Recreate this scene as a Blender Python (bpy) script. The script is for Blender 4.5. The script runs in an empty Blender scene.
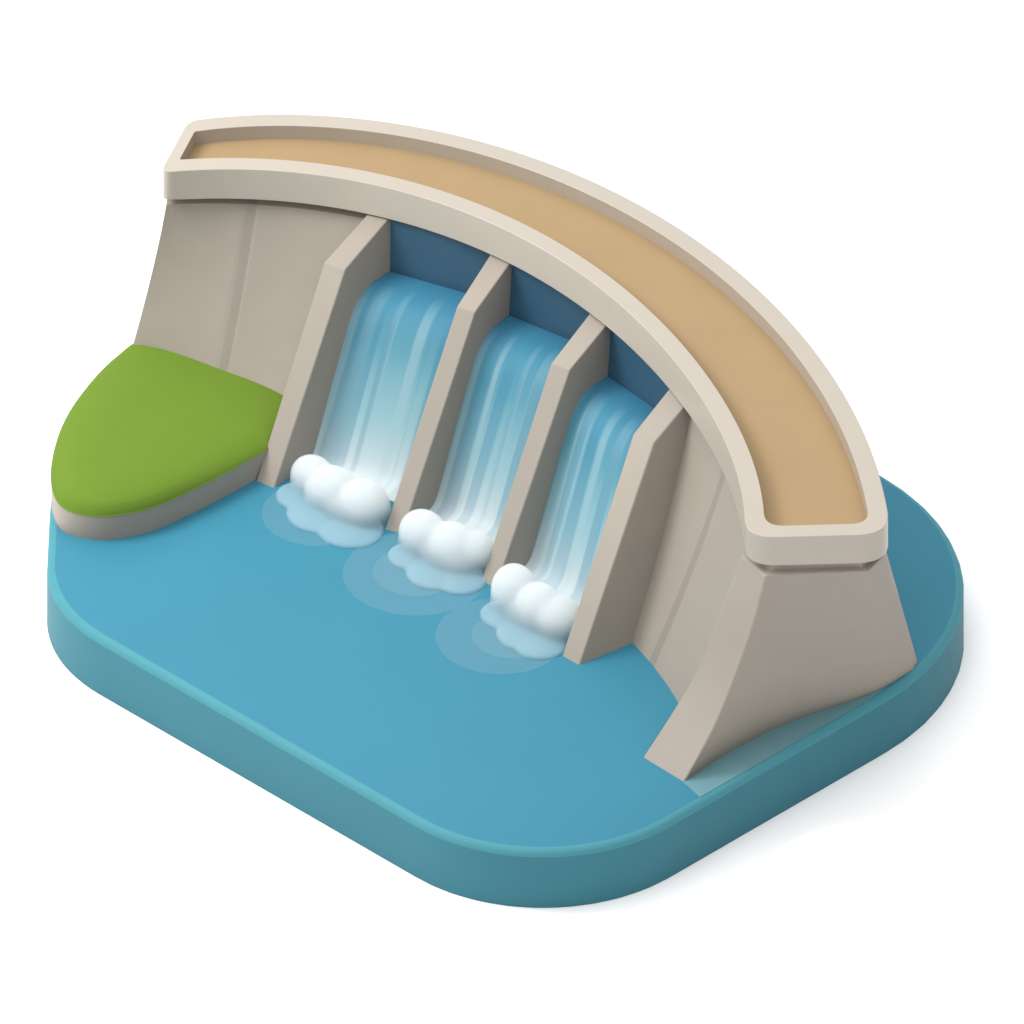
import bpy, bmesh, math
import numpy as np
from mathutils import Vector

scene = bpy.context.scene
COL = scene.collection

# ------------------------------------------------------------------ materials
def new_mat(name):
    m = bpy.data.materials.new(name); m.use_nodes = True
    nt = m.node_tree
    return m, nt, nt.nodes['Principled BSDF']

def stone_mat(name, col, var=0.06, rough=0.6, scale=3.0, spec=0.35, bump=0.015):
    """a plain smooth cast surface with very soft mottling and fine grain"""
    m, nt, b = new_mat(name)
    N, L = nt.nodes, nt.links
    tc = N.new('ShaderNodeTexCoord')
    n1 = N.new('ShaderNodeTexNoise'); n1.inputs['Scale'].default_value = scale; n1.inputs['Detail'].default_value = 4
    n2 = N.new('ShaderNodeTexNoise'); n2.inputs['Scale'].default_value = 130; n2.inputs['Detail'].default_value = 2
    L.new(tc.outputs['Object'], n1.inputs['Vector']); L.new(tc.outputs['Object'], n2.inputs['Vector'])
    mx = N.new('ShaderNodeMath'); mx.operation = 'MULTIPLY_ADD'; mx.inputs[1].default_value = 0.35
    L.new(n2.outputs['Fac'], mx.inputs[0]); L.new(n1.outputs['Fac'], mx.inputs[2])
    r = N.new('ShaderNodeMapRange')
    r.inputs['From Min'].default_value = 0.35; r.inputs['From Max'].default_value = 1.0
    r.inputs['To Min'].default_value = 1 - var; r.inputs['To Max'].default_value = 1 + var
    L.new(mx.outputs[0], r.inputs['Value'])
    c = N.new('ShaderNodeVectorMath'); c.operation = 'SCALE'
    c.inputs[0].default_value = col
    L.new(r.outputs[0], c.inputs['Scale'])
    L.new(c.outputs[0], b.inputs['Base Color'])
    b.inputs['Roughness'].default_value = rough
    b.inputs['Specular IOR Level'].default_value = spec
    if bump:
        bp = N.new('ShaderNodeBump'); bp.inputs['Strength'].default_value = bump * 4; bp.inputs['Distance'].default_value = 0.01
        L.new(n2.outputs['Fac'], bp.inputs['Height']); L.new(bp.outputs[0], b.inputs['Normal'])
    return m

CONC = (0.310, 0.274, 0.233)
M = {}
M['concrete'] = stone_mat('concrete', CONC, var=.03)
M['joint'] = stone_mat('joint_concrete', (0.262, 0.23, 0.196), var=.03)
M['parapet'] = stone_mat('parapet_concrete', (0.405, 0.362, 0.307), var=0.02, rough=0.34, spec=0.55)
M['road'] = stone_mat('road_surface', (0.325, 0.226, 0.120), var=0.03, rough=0.8, spec=0.2, scale=2)
M['grass'] = stone_mat('short_turf', (0.120, 0.200, 0.024), var=0.015, rough=0.9, spec=0.1, scale=2, bump=0.01)
M['kerb'] = stone_mat('bank_stone', (0.335, 0.29, 0.245))
M['gate'] = stone_mat('gate_paint', (0.026, 0.084, 0.140), var=0.05, rough=0.5)
M['water_top'] = stone_mat('water_surface', (0.036, 0.190, 0.275), var=0.03, rough=0.45, spec=0.15, scale=0.7, bump=0.006)
M['water_lip'] = stone_mat('water_rim', (0.058, 0.240, 0.288), var=0.02, rough=0.6, spec=0.2)  # lighter teal: the bevel's highlight is put into the colour
M['water_side'] = stone_mat('water_side', (0.042, 0.178, 0.225), var=0.03, rough=0.5, spec=0.15, scale=1.2)
M['reflection'] = stone_mat('painted_reflection', (0.12, 0.25, 0.285), var=0.04, rough=0.3, spec=0.4)  # flat pale colour standing for the dam's reflection
M['floor'] = stone_mat('white_floor', (0.95, 0.95, 0.955), var=0.0, rough=0.9, spec=0.0, bump=0)

# falling water: blue at the crest, whiter with foam further down, long streaks (UV: u across, v along)
def fall_mat():
    m, nt, b = new_mat('falling_water'); N, L = nt.nodes, nt.links
    uv = N.new('ShaderNodeUVMap'); uv.uv_map = 'UVMap'
    sp = N.new('ShaderNodeSeparateXYZ'); L.new(uv.outputs[0], sp.inputs[0])
    rp = N.new('ShaderNodeValToRGB'); e = rp.color_ramp.elements
    e[0].position = 0.0; e[0].color = (0.036, 0.158, 0.262, 1)
    e[1].position = 1.0; e[1].color = (0.56, 0.60, 0.61, 1)
    for p, c in ((0.22, (0.042, 0.185, 0.285, 1)), (0.45, (0.10, 0.275, 0.35, 1)), (0.64, (0.24, 0.41, 0.46, 1)), (0.78, (0.46, 0.545, 0.565, 1))):
        x = e.new(p); x.color = c
    L.new(sp.outputs['Y'], rp.inputs[0])
    oi = N.new('ShaderNodeObjectInfo')
    def streak(sx, sy, lo, hi, off):
        mp = N.new('ShaderNodeMapping'); mp.inputs['Scale'].default_value = (sx, sy, 1); mp.inputs['Location'].default_value = (off, off * .7, 0)
        cz = N.new('ShaderNodeMath'); cz.operation = 'MULTIPLY'; cz.inputs[1].default_value = 37; L.new(oi.outputs['Random'], cz.inputs[0])
        cx = N.new('ShaderNodeCombineXYZ'); cx.inputs[0].default_value = off; cx.inputs[1].default_value = off * .7; L.new(cz.outputs[0], cx.inputs[2])
        L.new(cx.outputs[0], mp.inputs['Location'])
        L.new(uv.outputs[0], mp.inputs[0])
        nz = N.new('ShaderNodeTexNoise'); nz.inputs['Scale'].default_value = 1; nz.inputs['Detail'].default_value = 0.5
        L.new(mp.outputs[0], nz.inputs['Vector'])
        r = N.new('ShaderNodeMapRange'); r.interpolation_type = 'SMOOTHSTEP'
        r.inputs['From Min'].default_value = lo; r.inputs['From Max'].default_value = hi
        L.new(nz.outputs['Fac'], r.inputs['Value']); return r.outputs[0]
    # streaks start below the crest and thin out at the foot
    w = N.new('ShaderNodeValToRGB'); we = w.color_ramp.elements
    we[0].position = 0.12; we[0].color = (0, 0, 0, 1); we[1].position = 1.0; we[1].color = (0.15, 0.15, 0.15, 1)
    x = we.new(0.38); x.color = (1, 1, 1, 1); x = we.new(0.75); x.color = (0.6, 0.6, 0.6, 1)
    L.new(sp.outputs['Y'], w.inputs[0])
    def mixc(fac, mode, a, colr, k):
        mul = N.new('ShaderNodeMath'); mul.operation = 'MULTIPLY'; L.new(fac, mul.inputs[0]); L.new(w.outputs[0], mul.inputs[1])
        m2 = N.new('ShaderNodeMath'); m2.operation = 'MULTIPLY'; L.new(mul.outputs[0], m2.inputs[0]); m2.inputs[1].default_value = k
        mx = N.new('ShaderNodeMix'); mx.data_type = 'RGBA'; mx.blend_type = mode
        L.new(m2.outputs[0], mx.inputs['Factor']); L.new(a, mx.inputs['A']); mx.inputs['B'].default_value = colr
        return mx.outputs['Result']
    c = mixc(streak(9, 0.3, 0.47, 0.60, 3.1), 'MIX', rp.outputs[0], (0.30, 0.44, 0.48, 1), 0.45)
    c = mixc(streak(9.5, 0.3, 0.50, 0.58, 11.7), 'MIX', c, (0.050, 0.20, 0.30, 1), 0.60)
    # darker blue towards the right-hand edge of each fall
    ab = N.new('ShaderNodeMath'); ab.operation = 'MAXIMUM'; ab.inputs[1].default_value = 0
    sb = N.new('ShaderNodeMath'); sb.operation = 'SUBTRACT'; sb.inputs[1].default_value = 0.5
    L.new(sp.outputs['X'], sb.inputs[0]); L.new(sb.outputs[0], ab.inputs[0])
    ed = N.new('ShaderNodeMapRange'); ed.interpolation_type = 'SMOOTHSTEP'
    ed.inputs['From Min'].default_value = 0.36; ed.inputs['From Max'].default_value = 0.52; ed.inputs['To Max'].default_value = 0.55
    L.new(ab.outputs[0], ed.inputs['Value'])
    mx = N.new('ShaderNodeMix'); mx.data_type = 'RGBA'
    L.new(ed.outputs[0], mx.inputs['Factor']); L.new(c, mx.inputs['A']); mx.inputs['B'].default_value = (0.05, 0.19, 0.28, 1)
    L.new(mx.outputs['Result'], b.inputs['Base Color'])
    b.inputs['Roughness'].default_value = 0.6; b.inputs['Specular IOR Level'].default_value = 0.12
    return m
M['fall'] = fall_mat()

def foam_mat(name, col, a_lo, a_hi, z_lo, z_hi, sss=0):
    """foam thins out towards the water: opacity rises with height"""
    m, nt, b = new_mat(name); N, L = nt.nodes, nt.links
    b.inputs['Base Color'].default_value = (*col, 1); b.inputs['Roughness'].default_value = 0.8
    b.inputs['Specular IOR Level'].default_value = 0.1
    if sss:
        b.inputs['Subsurface Weight'].default_value = sss; b.inputs['Subsurface Radius'].default_value = (1, 1, 1); b.inputs['Subsurface Scale'].default_value = .12
    g = N.new('ShaderNodeTexCoord'); s = N.new('ShaderNodeSeparateXYZ'); L.new(g.outputs['Object'], s.inputs[0])
    r = N.new('ShaderNodeMapRange'); r.interpolation_type = 'SMOOTHSTEP'
    r.inputs['From Min'].default_value = z_lo; r.inputs['From Max'].default_value = z_hi
    r.inputs['To Min'].default_value = a_lo; r.inputs['To Max'].default_value = a_hi
    L.new(s.outputs['Z'], r.inputs['Value']); L.new(r.outputs[0], b.inputs['Alpha'])
    return m
def mist_mat():
    m = bpy.data.materials.new('white_mist'); m.use_nodes = True; nt = m.node_tree
    nt.nodes.remove(nt.nodes['Principled BSDF'])
    v = nt.nodes.new('ShaderNodeVolumePrincipled')
    v.inputs['Color'].default_value = (.935, .952, .957, 1)
    tc = nt.nodes.new('ShaderNodeTexCoord'); sp = nt.nodes.new('ShaderNodeSeparateXYZ'); nt.links.new(tc.outputs['Object'], sp.inputs[0])
    r = nt.nodes.new('ShaderNodeMapRange'); r.interpolation_type = 'SMOOTHSTEP'      # thin where it meets the water
    r.inputs['From Min'].default_value = 0.04; r.inputs['From Max'].default_value = .33
    r.inputs['To Min'].default_value = .8; r.inputs['To Max'].default_value = 15
    nt.links.new(sp.outputs['Z'], r.inputs['Value']); nt.links.new(r.outputs[0], v.inputs['Density'])
    nt.links.new(v.outputs[0], nt.nodes['Material Output'].inputs['Volume'])
    return m
M['foam'] = mist_mat()
M['spray'] = foam_mat('thin_foam', (0.42, 0.62, 0.71), 0.16, 0.40, 0.0, 0.04)
M['ripple'] = foam_mat('ripple_film', (0.50, 0.60, 0.62), 0.075, 0.075, -1, 1)

# ------------------------------------------------------------------ helpers
def mesh_obj(name, verts, faces, mats, parent=None, smooth=True, midx=None, bevel=0, seg=3, angle=32):
    me = bpy.data.meshes.new(name)
    me.from_pydata([tuple(map(float, v)) for v in verts], [], faces)
    for m in (mats if isinstance(mats, (list, tuple)) else [mats]): me.materials.append(m)
    if midx is not None:
        for p, i in zip(me.polygons, midx): p.material_index = i
    bm = bmesh.new(); bm.from_mesh(me)
    bmesh.ops.remove_doubles(bm, verts=bm.verts, dist=1e-5)
    bmesh.ops.recalc_face_normals(bm, faces=bm.faces)
    for f in bm.faces: f.smooth = smooth
    bm.to_mesh(me); bm.free()
    o = bpy.data.objects.new(name, me); COL.objects.link(o)
    if parent: o.parent = parent
    if bevel:
        b = o.modifiers.new('bevel', 'BEVEL'); b.width = bevel; b.segments = seg
        b.limit_method = 'ANGLE'; b.angle_limit = math.radians(angle); b.use_clamp_overlap = True
        b.harden_normals = True
    elif smooth:
        bm = bmesh.new(); bm.from_mesh(me)
        for e in bm.edges:
            if len(e.link_faces) == 2 and e.calc_face_angle(0) > math.radians(38): e.smooth = False
        bm.to_mesh(me); bm.free()
    return o

def tag(o, label, cat, group=None):
    o['label'] = label; o['category'] = cat
    if group: o['group'] = group
    return o

def thing(name, label, cat, loc=(0, 0, 0), group=None):
    o = bpy.data.objects.new(name, None); o.empty_display_size = 0.2; COL.objects.link(o)
    o.location = loc
    return tag(o, label, cat, group)

def spline(pts, n=8, closed=False):
    """Catmull-Rom through points"""
    P = [np.array(p, float) for p in pts]; out = []; k = len(P)
    for i in range(k if closed else k - 1):
        p1, p2 = P[i], P[(i + 1) % k]
        p0 = P[i - 1] if (i > 0 or closed) else 2 * p1 - p2
        p3 = P[(i + 2) % k] if (i + 2 < k or closed) else 2 * p2 - p1
        for j in range(n):
            t = j / n
            out.append(0.5 * (2 * p1 + (p2 - p0) * t + (2 * p0 - 5 * p1 + 4 * p2 - p3) * t * t + (3 * p1 - p0 - 3 * p2 + p3) * t ** 3))
    if not closed: out.append(P[-1])
    return out

def bez(a, c, b, n=8):
    a, b, c = map(lambda p: np.array(p, float), (a, b, c))
    return [(1 - t) ** 2 * a + 2 * t * (1 - t) * c + t * t * b for t in np.linspace(0, 1, n + 1)]

def inset(poly, d):
    """offset a closed counter-clockwise outline inwards"""
    P = np.array(poly); nx = np.roll(P, -1, 0); pv = np.roll(P, 1, 0)
    t = nx - pv; t /= np.linalg.norm(t, axis=1)[:, None]
    n = np.c_[-t[:, 1], t[:, 0]]
    return P + n * d

def rings(layers, cap_bottom=True, cap_top=True):
    """stack closed outlines (same count) into a solid; returns verts, faces, layer index of each face"""
    n = len(layers[0][0]); V = []; F = []; I = []
    for poly, z in layers:
        for k, p in enumerate(poly): V.append((p[0], p[1], z[k] if hasattr(z, '__len__') else z))
    for l in range(len(layers) - 1):
        for k in range(n):
            k2 = (k + 1) % n
            F.append((l * n + k, l * n + k2, (l + 1) * n + k2, (l + 1) * n + k)); I.append(l)
    if cap_bottom: F.append(tuple(range(n - 1, -1, -1))); I.append(-1)
    if cap_top: F.append(tuple((len(layers) - 1) * n + k for k in range(n))); I.append(len(layers) - 1)
    return V, F, I

# ------------------------------------------------------------------ ground and water block
BASE = -0.69
G = 40
ground = mesh_obj('ground', [(-G, -G, BASE - .004), (G, -G, BASE - .004), (G, G, BASE - .004), (-G, G, BASE - .004)], [(0, 1, 2, 3)], M['floor'], smooth=False)
ground['kind'] = 'structure'

def arc(cx, cy, r, a0, a1, n=14):
    return [(cx + r * math.cos(math.radians(a)), cy + r * math.sin(math.radians(a))) for a in np.linspace(a0, a1, n)]
YF, XR, YB = -4.46, 4.90, 3.10
out = []
out += [tuple(p) for p in np.linspace((-1.38, YF), (3.10, YF), 12)]
out += arc(XR - 1.78, YF + 1.78, 1.78, -90, 0)[1:]
out += [(XR, y) for y in np.linspace(-2.6, 0.2, 8)]
out += arc(XR - 2.74, YB - 2.74, 2.74, 0, 90)[0:]
out += [(x, YB) for x in np.linspace(1.8, -1.6, 8)]
out += [tuple(p) for p in spline([(-1.9, 3.08), (-3.2, 2.75), (-4.4, 1.9), (-5.0, .9), (-5.0, .1), (-4.6, -.7), (-4.39, -1.25), (-4.19, -1.85), (-3.91, -2.42), (-3.53, -2.97), (-3.27, -3.27)], 5)]
out += arc(-1.38, YF + 1.78, 1.78, 226, 270, 10)[:-1]
# even spacing so that the rim rings stay tidy
P = np.array(out + [out[0]]); s = np.r_[0, np.cumsum(np.hypot(*np.diff(P, axis=0).T))]
u = np.linspace(0, s[-1], 241)[:-1]
slab = np.c_[np.interp(u, s, P[:, 0]), np.interp(u, s, P[:, 1])]
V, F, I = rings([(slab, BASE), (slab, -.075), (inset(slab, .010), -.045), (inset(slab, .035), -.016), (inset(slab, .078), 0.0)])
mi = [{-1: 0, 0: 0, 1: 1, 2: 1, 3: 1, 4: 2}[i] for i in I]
water = mesh_obj('water', V, F, [M['water_side'], M['water_lip'], M['water_top']], midx=mi)
water['kind'] = 'structure'

# dam's reflection painted as a pale sheet between its end and the rim
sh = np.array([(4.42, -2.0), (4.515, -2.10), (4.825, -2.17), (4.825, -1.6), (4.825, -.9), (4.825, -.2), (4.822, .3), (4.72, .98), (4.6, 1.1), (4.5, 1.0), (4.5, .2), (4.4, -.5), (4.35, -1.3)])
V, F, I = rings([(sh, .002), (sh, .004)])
reflection_strip = mesh_obj('reflection_strip', V, F, M['reflection'], smooth=False); reflection_strip['kind'] = 'structure'

# ------------------------------------------------------------------ dam
dam = thing('dam', 'beige curved concrete dam with a tan road along its top and three spillway bays', 'dam', (0, 0, 0))
ZU, ZT = 2.15, 2.50
C0 = np.array([0.0, -4.6])
def polar_fit(pts, deg):
    p = np.array(pts) - C0
    th = np.arctan2(p[:, 1], p[:, 0]); r = np.hypot(p[:, 0], p[:, 1])
    return np.polyfit(th - math.pi / 2, r, deg)
front_c = polar_fit([(-4.101, -.743), (-3.681, -.335), (-3.163, .165), (-2.735, .427), (-2.245, .628), (-1.721, .795), (-1.136, .9), (-.555, .932), (.032, .897), (.666, .815), (1.208, .687), (1.834, .475), (2.089, .399), (2.673, .145), (3.203, -.163), (3.645, -.467), (3.908, -.67), (4.138, -.857), (4.466, -1.171)], 5)
back_c = polar_fit([(-4.493, .151), (-4.211, .506), (-3.848, .892), (-3.231, 1.364), (-2.355, 1.787), (-2.106, 1.87), (-1.061, 2.101), (-.544, 2.163), (.148, 2.161), (1.712, 1.935), (2.318, 1.752), (3.143, 1.382), (3.961, .975), (4.641, .577), (5.058, .259), (5.435, -.104)], 4)
def on(c, th, d=0.0):          # th measured from straight back, positive to the left
    r = np.polyval(c, th) + d
    return C0 + r * np.array([math.cos(th + math.pi / 2), math.sin(th + math.pi / 2)])
def ang(p):
    q = np.array(p) - C0; return math.atan2(q[1], q[0]) - math.pi / 2

LF, LB = ang((-4.17, -.81)), ang((-4.60, .02))
RF, RB = ang((4.466, -1.171)), ang((5.435, -.104))
def deck_outline(d, rl, rr):
    """outline of the deck shrunk by d; rl, rr = corner roundings left and right"""
    A, B = on(front_c, LF), on(back_c, LB); Cc, D = on(back_c, RB), on(front_c, RF)
    def cut(c, side, sgn, t0):
        # walk along the curve until it is d inside the end line
        p, q = side; n = np.array([-(q - p)[1], (q - p)[0]]); n = n / np.linalg.norm(n)
        dd = d * (.6 if t0 > 0 else 1)                   # the left rim is narrower
        best = min(np.linspace(t0 - .12, t0 + .12, 961), key=lambda t: abs(np.dot(on(c, t, sgn * d) - p, n) - dd))
        return best
    lf = cut(front_c, (B, A), d and 1, LF); lb = cut(back_c, (B, A), d and -1, LB)
    rf = cut(front_c, (D, Cc), d and 1, RF); rb = cut(back_c, (D, Cc), d and -1, RB)
    fr = [on(front_c, t, d) for t in np.linspace(lf, rf, 260)]
    bk = [on(back_c, t, -d) for t in np.linspace(rb, lb, 260)]
    def trim(c, k0, k1):
        c = np.array(c); s0 = np.hypot(*(c - c[0]).T); s1 = np.hypot(*(c - c[-1]).T)
        return [p for p, a, b in zip(c, s0, s1) if a >= k0 and b >= k1]
    f2 = trim(fr, rl, rr); b2 = trim(bk, rr, rl)
    f2 = [f2[i] for i in np.linspace(0, len(f2) - 1, 72).astype(int)]
    b2 = [b2[i] for i in np.linspace(0, len(b2) - 1, 72).astype(int)]
    e = bk[0] - fr[-1]; e = e / np.linalg.norm(e)
    w = fr[0] - bk[-1]; w = w / np.linalg.norm(w)
    o = list(f2)
    o += bez(f2[-1], fr[-1], fr[-1] + e * rr)[1:]
    o += bez(bk[0] - e * rr, bk[0], b2[0])[:-1]
    o += list(b2)
    o += bez(b2[-1], bk[-1], bk[-1] + w * rl)[1:]
    o += bez(fr[0] - w * rl, fr[0], f2[0])[:-1]
    return np.array(o)
RIM = 0.20
o_out = deck_outline(0.0, .12, .34)
o_in = deck_outline(RIM, .02, .20)
o_bot = o_out.copy()                              # the downstream face leans out a little at its foot
nrm = inset(o_out, -1) - o_out
for k in range(72): o_bot[k] += nrm[k] * .05 * math.sin(math.pi * k / 71) ** .5
V, F, I = rings([(o_bot, ZU), (o_out, ZT), (o_in, ZT), (o_in, 2.30)])
parapet = mesh_obj('parapet', V, F, M['parapet'], dam, bevel=.04, seg=5, angle=50)
rd = deck_outline(RIM - .012, .02, .20)
V, F, I = rings([(rd, 2.305), (rd, 2.335)])
road = mesh_obj('road', V, F, M['road'], dam, smooth=False)

# piers: side polygons (deck end, kink, toe) measured on both flanks
PIER = [
    ([(-2.542, .506, ZU), (-2.501, -.158, 1.89), (-2.195, -1.426, 0)], [(-2.333, .593, ZU), (-2.263, -.091, 1.89), (-1.977, -1.389, 0)]),
    ([(-1.180, .885, ZU), (-1.022, .244, 1.89), (-.686, -1.114, 0)], [(-.930, .905, ZU), (-.822, .303, 1.89), (-.510, -1.037, 0)]),
    ([(.240, .880, ZU), (.341, .211, 1.89), (.622, -1.061, 0)], [(.500, .860, ZU), (.556, .264, 1.89), (.812, -1.038, 0)]),
    ([(1.740, .480, ZU), (1.788, -.077, 1.89), (2.111, -1.404, 0)], [(2.050, .400, ZU), (2.049, -.041, 1.89), (2.348, -1.400, 0)]),
]
def plane_x(side, y, z):
    """X on the flank plane of a pier at (y, z)"""
    a, b, c = map(Vector, side); n = (b - a).cross(c - a)
    return a.x - (n.y * (y - a.y) + n.z * (z - a.z)) / n.x
for L_, R_ in PIER:
    vs = []
    for S in (L_, R_):
        a, k, t = map(np.array, S)
        t2 = t + (t - k) * .02                       # toe reaches just under the water
        up = a + (a - k) * .12; up[2] = ZU + .02
        yb = a[1] + .55
        vs += [up, k, t2, (plane_x(S, yb, t2[2]), yb, t2[2]), (plane_x(S, yb, up[2]), yb, up[2])]
    F = [(0, 1, 2, 3, 4), (9, 8, 7, 6, 5)] + [(i, (i + 1) % 5, 5 + (i + 1) % 5, 5 + i) for i in range(5)]
    mesh_obj('pier', vs, F, M['concrete'], dam, bevel=.016, seg=3)

# wall: front face leaning from the deck to a shallower curve on the water
base_fit = np.polyfit([-4.42, -2.72, -.3, 2.355, 3.54, 4.05], [-1.10, -.94, -.52, -.755, -1.21, -1.44], 3)
tl, tr = ang((-4.13, -.72)), ang((4.0, -.72))
bays = []
for i in range(3):
    bays.append(((PIER[i][0][0][0] + PIER[i][1][0][0]) / 2, (PIER[i + 1][0][0][0] + PIER[i + 1][1][0][0]) / 2))
NC = 150
cols = []
JW = .035
zs = [-.02, .15, .4, .7, 1.0, 1.35, 1.7, 1.96, 2.03, 2.05, 2.165]
# joints in the wall face, each a strip along one column
ts = sorted(set(np.linspace(0, 1, NC).round(5).tolist()))
def t_of(x):
    return min(np.linspace(0, 1, 2001), key=lambda t: abs(on(front_c, tl + (tr - tl) * t, .10)[0] - x))
joints = [(t_of(-3.62), t_of(-3.55)), (t_of(2.95), t_of(3.05))]
for a, b in joints: ts += [a - .0012, a, b, b + .0012]
ts = sorted(ts)
V = []; tsec = []
for t in ts:
    th = tl + (tr - tl) * t
    ft = on(front_c, th, .10); bk = on(back_c, (LB - .03) + (tr - LB + .03) * t, -.14)
    bx = np.interp(ft[0], [-4.17, -3.58, -2.56, -2.44, -1.05, .37, 1.90, 2.1, 2.96, 4.0], [-4.40, -3.22, -2.42, -2.15, -.70, .62, 2.13, 2.27, 2.80, 4.0])
    fb = np.array([bx, np.polyval(base_fit, bx)])
    rad = (ft - C0) / np.linalg.norm(ft - C0)
    bb = bk + rad * np.interp(t, [.8, .93], [.12, -.5])
    bk = bk + rad * np.interp(t, [.85, .95], [0, -.08])
    inbay = any(a < ft[0] < b for a, b in bays)
    injoint = any(a - 1e-6 <= t <= b + 1e-6 for a, b in joints)
    sec = []
    for z in zs:
        f = max(z, 0) / 2.165
        g = f + .25 * f * (1 - f)                     # slight hollow
        p = fb * (1 - g) + ft * g
        if z > 2.04: p = p + rad * .05                # neck under the deck
        if inbay: p = p + rad * .45
        if injoint: p = p + rad * .004
        sec.append((p[0], p[1], z))
    for z in (2.165, 1.0, -.02):
        f = max(z, 0) / 2.165
        p = bb * (1 - f) + bk * f
        sec.append((p[0], p[1], z))
    V += sec; tsec.append(injoint)
m_ = len(zs) + 3; F = []; mi = []
for c in range(len(ts) - 1):
    for k in range(m_):
        k2 = (k + 1) % m_
        F.append((c * m_ + k, c * m_ + k2, (c + 1) * m_ + k2, (c + 1) * m_ + k))
        mi.append(1 if (tsec[c] and tsec[c + 1] and k < len(zs) - 1) else 0)
F.append(tuple(range(m_))); mi.append(0)
F.append(tuple((len(ts) - 1) * m_ + k for k in range(m_ - 1, -1, -1))); mi.append(0)
wall = mesh_obj('wall', V, F, [M['concrete'], M['joint']], dam, midx=mi)

# flared end block at the right-hand end of the dam
lv = [2.165, 1.85, 1.4, 1.0, .62, .3, 0, -.02]
def lerp_z(tab, z):
    zz = [r[2] for r in tab][::-1]
    return np.array([np.interp(z, zz, [r[0] for r in tab][::-1]), np.interp(z, zz, [r[1] for r in tab][::-1])])
Iz = spline([(4.19, -.89, 2.165), (4.158, -1.24, 1.4), (4.042, -1.416, .8), (3.95, -1.70, .35), (3.927, -2.074, 0), (3.925, -2.10, -.02)], 6)
Oz = spline([(4.62, -1.0, 2.165), (4.577, -1.21, 1.4), (4.55, -1.60, .62), (4.535, -1.83, .3), (4.523, -2.09, 0), (4.522, -2.11, -.02)], 6)
end_base = [(4.523, -2.09), (4.485, -1.70), (4.48, -1.3), (4.50, -.9), (4.55, -.55), (4.64, -.2), (4.72, .1), (4.77, .36), (4.78, .60)]
Bz = [(5.31, -.30), (5.15, .10)]
L = []
lev = [2.165, 2.06, 2.035, 1.85, 1.7, 1.55, 1.4, 1.2, 1.0, .8, .62, .45, .3, .2, .1, 0, -.02, -.08]
for z in lev:
    f = max(z, 0) / 2.165
    i_, o_ = lerp_z(Iz, z), lerp_z(Oz, z)
    e_top = np.array(Bz[0]); e_bot = np.array(end_base[-1])
    poly = [i_, o_]
    ed = e_bot + (e_top - e_bot) * f
    for k in range(1, len(end_base)):
        s_ = k / (len(end_base) - 1)
        ln = o_ + (ed - o_) * s_                                     # straight section
        b0 = np.array(end_base[0]) + (e_bot - np.array(end_base[0])) * s_
        dv = np.array(end_base[k]) - b0                               # hollow of the foot fades upwards
        poly.append(ln + dv * (1 - f) ** 1.6)
    heel = np.array((4.708, 1.034)) * (1 - f) + np.array(Bz[1]) * f
    poly.append((ed * .35 + heel * .65) + np.array((.03, .02)))
    poly.append(heel)
    poly.append(heel * .5 + np.array((3.6, 1.3)) * .5)
    poly.append(np.array((3.9, .9 - .2 * f)))
    poly.append(np.array((3.85, -.2)) * f + np.array((3.85, -.6)) * (1 - f))
    if z > 2.05: poly = list(inset(np.array(poly), .075))
    L.append((poly, z))
V, F, I = rings(L[::-1])
endb = mesh_obj('end_block', V, F, M['concrete'], dam, bevel=.02, seg=3, angle=30)

# gates: blue panels at the back of each bay, and the falls in front of them
GATE = [((-2.34, .62), (-1.05, 1.05)), ((-.93, .945), (.36, 1.16)), ((.50, .905), (1.95, .78))]
for a, b in GATE:
    a, b = np.array(a), np.array(b); d = (b - a) / np.linalg.norm(b - a); n = np.array([-d[1], d[0]])
    q = [a - d * .05, b + d * .05, b + d * .05 + n * .08, a - d * .05 + n * .08]
    V, F, I = rings([([p - np.array((0, .16)) for p in q], 1.25), (q, ZU + .01)])
    mesh_obj('gate', V, F, M['gate'], dam, smooth=False)

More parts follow.
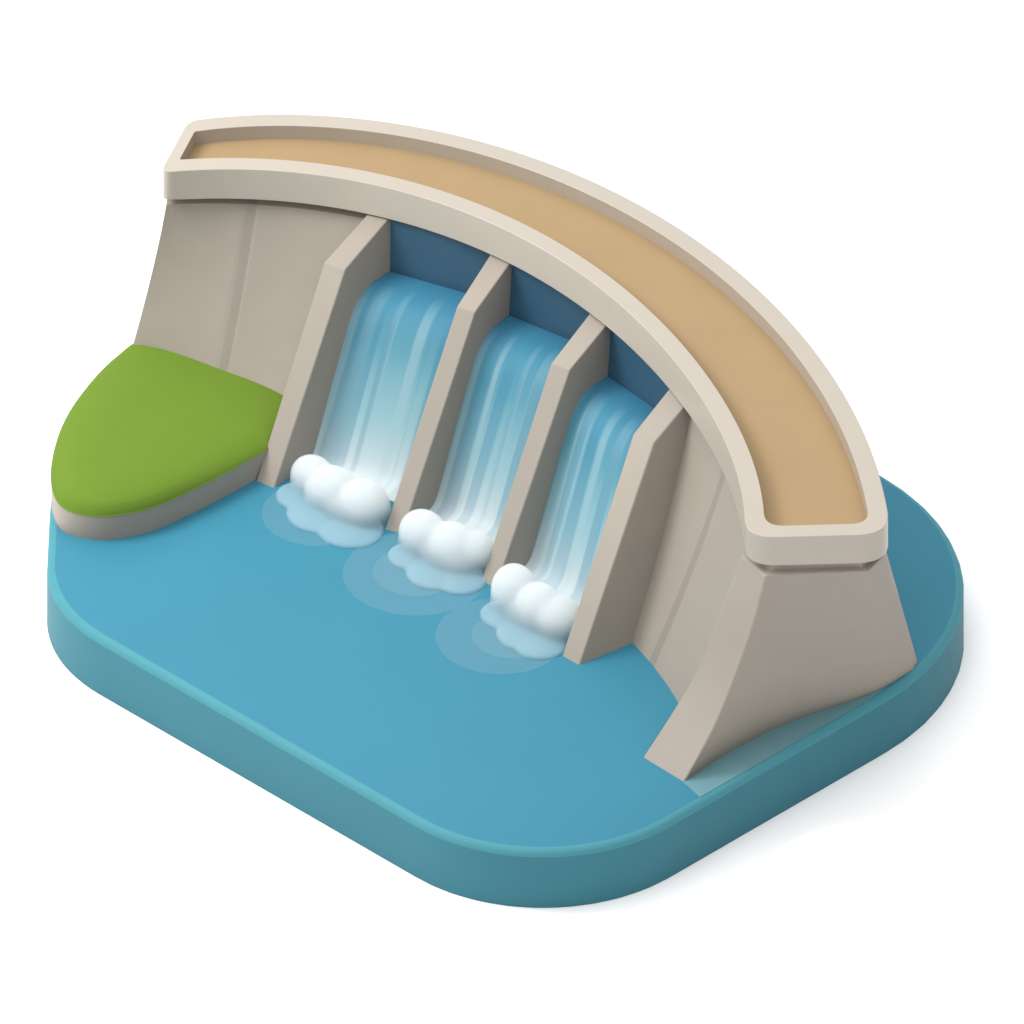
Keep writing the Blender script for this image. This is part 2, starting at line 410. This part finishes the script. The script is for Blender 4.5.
# ------------------------------------------------------------------ falls
fall_labels = [
    'streaked blue-white waterfall in the spillway bay nearest the green grass bank',
    'streaked blue-white waterfall in the middle spillway bay between the two inner piers',
    'streaked blue-white waterfall in the spillway bay nearest the flared end of the dam']
PROF = spline([(.08, 1.545), (.24, 1.55), (.42, 1.535), (.56, 1.47), (.69, 1.34), (.82, 1.13), (.97, .87), (1.14, .57), (1.31, .27), (1.44, .07), (1.60, .02), (1.80, -.02)], 4)
NU = 28
for i, (a, b) in enumerate(GATE):
    Rs, Ls = PIER[i][1], PIER[i + 1][0]
    V = []; uvs = []
    npf = len(PROF)
    for layer in (0, 1):
        for v, (d, z) in enumerate(PROF):
            d2, z2 = (d, z) if layer == 0 else (d - .16, z - .10)
            ya, yb = a[1] - d2, b[1] - d2
            xa, xb = plane_x(Rs, ya, z2) - .015, plane_x(Ls, yb, z2) + .015
            for u_ in range(NU + 1):
                f = u_ / NU
                V.append((xa + (xb - xa) * f, ya + (yb - ya) * f, z2)); uvs.append((f, v / (npf - 1)))
    W = NU + 1; K = W * npf; F = []
    for v in range(npf - 1):
        for u_ in range(NU):
            p = v * W + u_
            F.append((p, p + W, p + W + 1, p + 1)); F.append((K + p, K + p + 1, K + p + W + 1, K + p + W))
    for v in range(npf - 1):
        p = v * W; F.append((p, K + p, K + p + W, p + W)); p += NU; F.append((p, p + W, K + p + W, K + p))
    for u_ in range(NU):
        F.append((u_, u_ + 1, K + u_ + 1, K + u_)); p = (npf - 1) * W + u_; F.append((p, K + p, K + p + 1, p + 1))
    me = bpy.data.meshes.new('waterfall'); me.from_pydata([tuple(map(float, q)) for q in V], [], F)
    uvl = me.uv_layers.new(name='UVMap')
    for lp in me.loops: uvl.data[lp.index].uv = (uvs[lp.vertex_index][0] + 0.0, uvs[lp.vertex_index][1])
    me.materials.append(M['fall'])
    for p in me.polygons: p.use_smooth = True
    o = bpy.data.objects.new('waterfall', me); COL.objects.link(o)
    tag(o, fall_labels[i], 'waterfall', 'waterfalls through the spillway bays')
    md = o.modifiers.new('edge', 'EDGE_SPLIT'); md.split_angle = math.radians(50)

# ------------------------------------------------------------------ foam
def lumps(name, balls, mat, parent, vox=.014, floor=-.01):
    bm = bmesh.new()
    for x, y, z, rx, ry, rz in balls:
        r = bmesh.ops.create_icosphere(bm, subdivisions=4, radius=1)
        for v in r['verts']:
            c = v.co.copy()
            if c.z < 0:                                  # below its middle a puff spreads instead of tucking under
                h = math.hypot(c.x, c.y); k = (1 + .16 * c.z * c.z) / max(h, 1e-4) if h > .05 else 1
                c.x *= k; c.y *= k; c.z *= 1.05 * (z + .02) / rz
            v.co = Vector((x + c.x * rx, y + c.y * ry, max(floor, z + c.z * rz)))
    me = bpy.data.meshes.new(name); bm.to_mesh(me); bm.free(); me.materials.append(mat)
    o = bpy.data.objects.new(name, me); COL.objects.link(o); o.parent = parent
    rm = o.modifiers.new('fuse', 'REMESH'); rm.mode = 'VOXEL'; rm.voxel_size = vox; rm.use_smooth_shade = True
    sm = o.modifiers.new('soften', 'SMOOTH'); sm.factor = .5; sm.iterations = 22
    return o

FOAM = [
    dict(loc=(-1.25, -1.20, 0), label='white foam cloud on the water next to the green grass bank',
         caps=[(-.42, .05, .18, .24, .21, .22), (-.12, .01, .17, .29, .26, .26), (.28, .06, .18, .28, .26, .26), (.08, .17, .14, .46, .2, .20), (.07, -.03, .12, .42, .22, .20)],
         spray=[(-.42, -.12, 0, .27, .25, .07), (-.08, -.22, 0, .34, .31, .08), (.32, -.16, 0, .36, .34, .08), (.1, 0, 0, .4, .2, .07)],
         ripples=[(-.10, -.20, .56)]),
    dict(loc=(.21, -1.08, 0), label='white foam cloud on the water at the foot of the middle waterfall',
         caps=[(-.38, -.01, .20, .26, .23, .25), (-.03, .04, .18, .29, .26, .26), (.19, .14, .16, .22, .23, .24), (.0, .14, .12, .38, .2, .18), (-.08, -.03, .12, .42, .22, .20)],
         spray=[(-.37, -.19, 0, .25, .24, .07), (.00, -.22, 0, .31, .30, .08), (.24, -.12, 0, .30, .28, .08), (.0, 0, 0, .38, .2, .07)],
         ripples=[(-.13, -.36, .73), (-.15, -.34, .43)]),
    dict(loc=(1.60, -1.18, 0), label='white foam cloud on the water touching the pier nearest the flared end',
         caps=[(-.41, .02, .22, .24, .23, .29), (-.05, .00, .20, .26, .24, .26), (.19, .03, .17, .27, .26, .24), (-.04, .10, .12, .42, .2, .18), (-.08, -.04, .12, .44, .22, .20)],
         spray=[(-.37, -.14, 0, .28, .26, .07), (.00, -.24, 0, .31, .29, .08), (.22, -.24, 0, .29, .29, .08), (.0, 0, 0, .4, .2, .07)],
         ripples=[(-.15, -.42, .66), (-.08, -.33, .41)]),
]
for fd in FOAM:
    t = thing('foam', fd['label'], 'foam', fd['loc'], 'foam clouds below the waterfalls')
    lumps('foam_cap', fd['caps'], M['foam'], t)
    lumps('foam_skirt', fd['spray'], M['spray'], t)
    for j, (x, y, r) in enumerate(fd['ripples']):
        c = [(x + r * math.cos(k * math.tau / 72), y + r * math.sin(k * math.tau / 72)) for k in range(72)]
        z0 = .006 + .004 * j
        me = mesh_obj('ripple', [(p[0], p[1], z0) for p in c], [tuple(range(72))], M['ripple'], t, smooth=False)

# ------------------------------------------------------------------ grass bank
bank = thing('grassy_bank', 'rounded green grass bank on a low beige stone edge beside the dam', 'bank', (-3.0, -2.0, 0))
OFF = np.array([-3.0, -2.0])
bo = spline([(-2.215, -1.30), (-2.22, -1.90), (-2.25, -2.35), (-2.33, -2.84), (-2.56, -3.25), (-2.90, -3.41), (-3.22, -3.27), (-3.58, -2.92), (-3.95, -2.40), (-4.21, -1.85), (-4.39, -1.25), (-4.40, -.75), (-3.9, -.35), (-3.1, -.25), (-2.5, -.45), (-2.28, -.85)], 8, closed=True)
bo = np.array(bo)[::-1]
def signed_area(p): return .5 * np.sum(p[:, 0] * np.roll(p[:, 1], -1) - np.roll(p[:, 0], -1) * p[:, 1])
if signed_area(bo) < 0: bo = bo[::-1]
b2 = bo - OFF
V, F, I = rings([(b2, -.02), (b2, .285)])
mesh_obj('stone_edge', V, F, M['kerb'], bank, bevel=.012, seg=2)
sa, sb_ = np.array([-3.02, -2.80]) - OFF, np.array([-3.35, -1.05]) - OFF       # the line the mound rises to
q = np.clip(((b2 - sa) @ (sb_ - sa)) / np.dot(sb_ - sa, sb_ - sa), 0, 1)[:, None]
ridge = sa + (sb_ - sa) * q
lay = [(inset(b2, -.006), .287)]
for f in (.002, .006, .012, .025, .04, .07, .10, .15, .21, .28, .36, .45, .55, .67, .8, .92):
    lay.append((b2 + (ridge - b2) * f, .287 + .265 * (1 - (1 - f) ** 5.2) ** .72))
V, F, I = rings(lay)
V = [(x, y, .287 + (z - .287) * (1 - .26 * max(0, min(1, (x + 1.3) / 2.0)) - .26 * max(0, min(1, (y + .5) / 1.4)))) for x, y, z in V]   # dips towards the pier and the wall
gr = mesh_obj('grass', V, F, M['grass'], bank)
vg = gr.vertex_groups.new(name='top')
for v_ in gr.data.vertices:
    if v_.co.z > .40: vg.add([v_.index], min(1, (v_.co.z - .40) / .05), 'REPLACE')
sm = gr.modifiers.new('soften', 'SMOOTH'); sm.factor = .5; sm.iterations = 40; sm.vertex_group = 'top'

# ------------------------------------------------------------------ light
w = bpy.data.worlds.new('World'); scene.world = w; w.use_nodes = True
# white studio surround, brightest overhead, dimmed towards the right to shade faces there
N, Lk = w.node_tree.nodes, w.node_tree.links
tcw = N.new('ShaderNodeTexCoord'); sx = N.new('ShaderNodeSeparateXYZ'); Lk.new(tcw.outputs['Generated'], sx.inputs[0])
mxz = N.new('ShaderNodeMath'); mxz.operation = 'MAXIMUM'; mxz.inputs[1].default_value = 0; Lk.new(sx.outputs['Z'], mxz.inputs[0])
sq = N.new('ShaderNodeMath'); sq.operation = 'POWER'; sq.inputs[1].default_value = 2; Lk.new(mxz.outputs[0], sq.inputs[0])
ma = N.new('ShaderNodeMath'); ma.operation = 'MULTIPLY_ADD'; ma.inputs[1].default_value = 2.1; ma.inputs[2].default_value = 0.32
Lk.new(sq.outputs[0], ma.inputs[0])
dt = N.new('ShaderNodeVectorMath'); dt.operation = 'DOT_PRODUCT'; dt.inputs[1].default_value = (-.36, -.22, 0)
Lk.new(tcw.outputs['Generated'], dt.inputs[0]); ad = N.new('ShaderNodeMath'); ad.operation = 'ADD'; ad.inputs[1].default_value = .34
Lk.new(dt.outputs['Value'], ad.inputs[0]); Lk.new(ad.outputs[0], ma.inputs[2])
N['Background'].inputs['Color'].default_value = (1.0, 1.0, 1.0, 1)
Lk.new(ma.outputs[0], N['Background'].inputs['Strength'])
def area(name, loc, target, size, power, col=(1, 1, 1)):
    ld = bpy.data.lights.new(name, 'AREA'); ld.shape = 'DISK'; ld.size = size; ld.energy = power; ld.color = col
    o = bpy.data.objects.new(name, ld); COL.objects.link(o); o.location = loc
    o.rotation_euler = (Vector(target) - Vector(loc)).to_track_quat('-Z', 'Y').to_euler()
    return o
d = Vector((-.47, -.50, .80)).normalized() * 22
area('key_lamp', d, (0, 0, 0), 9.5, 3000, (1.0, .985, .96))

# ------------------------------------------------------------------ camera: isometric view
cd = bpy.data.cameras.new('camera'); cam = bpy.data.objects.new('camera', cd); COL.objects.link(cam)
cd.type = 'ORTHO'; cd.ortho_scale = 10.24; cd.clip_end = 200
el = math.atan(1 / math.sqrt(2))
v = Vector((math.cos(el) * math.sqrt(.5), -math.cos(el) * math.sqrt(.5), math.sin(el)))
cam.location = v * 40
cam.rotation_euler = (-v).to_track_quat('-Z', 'Y').to_euler()
scene.camera = cam
scene.cycles.volume_bounces = 12; scene.cycles.max_bounces = 16
vs = scene.view_settings
vs.view_transform = 'Standard'; vs.look = 'None'; vs.exposure = 0; vs.gamma = 1; vs.use_curve_mapping = False
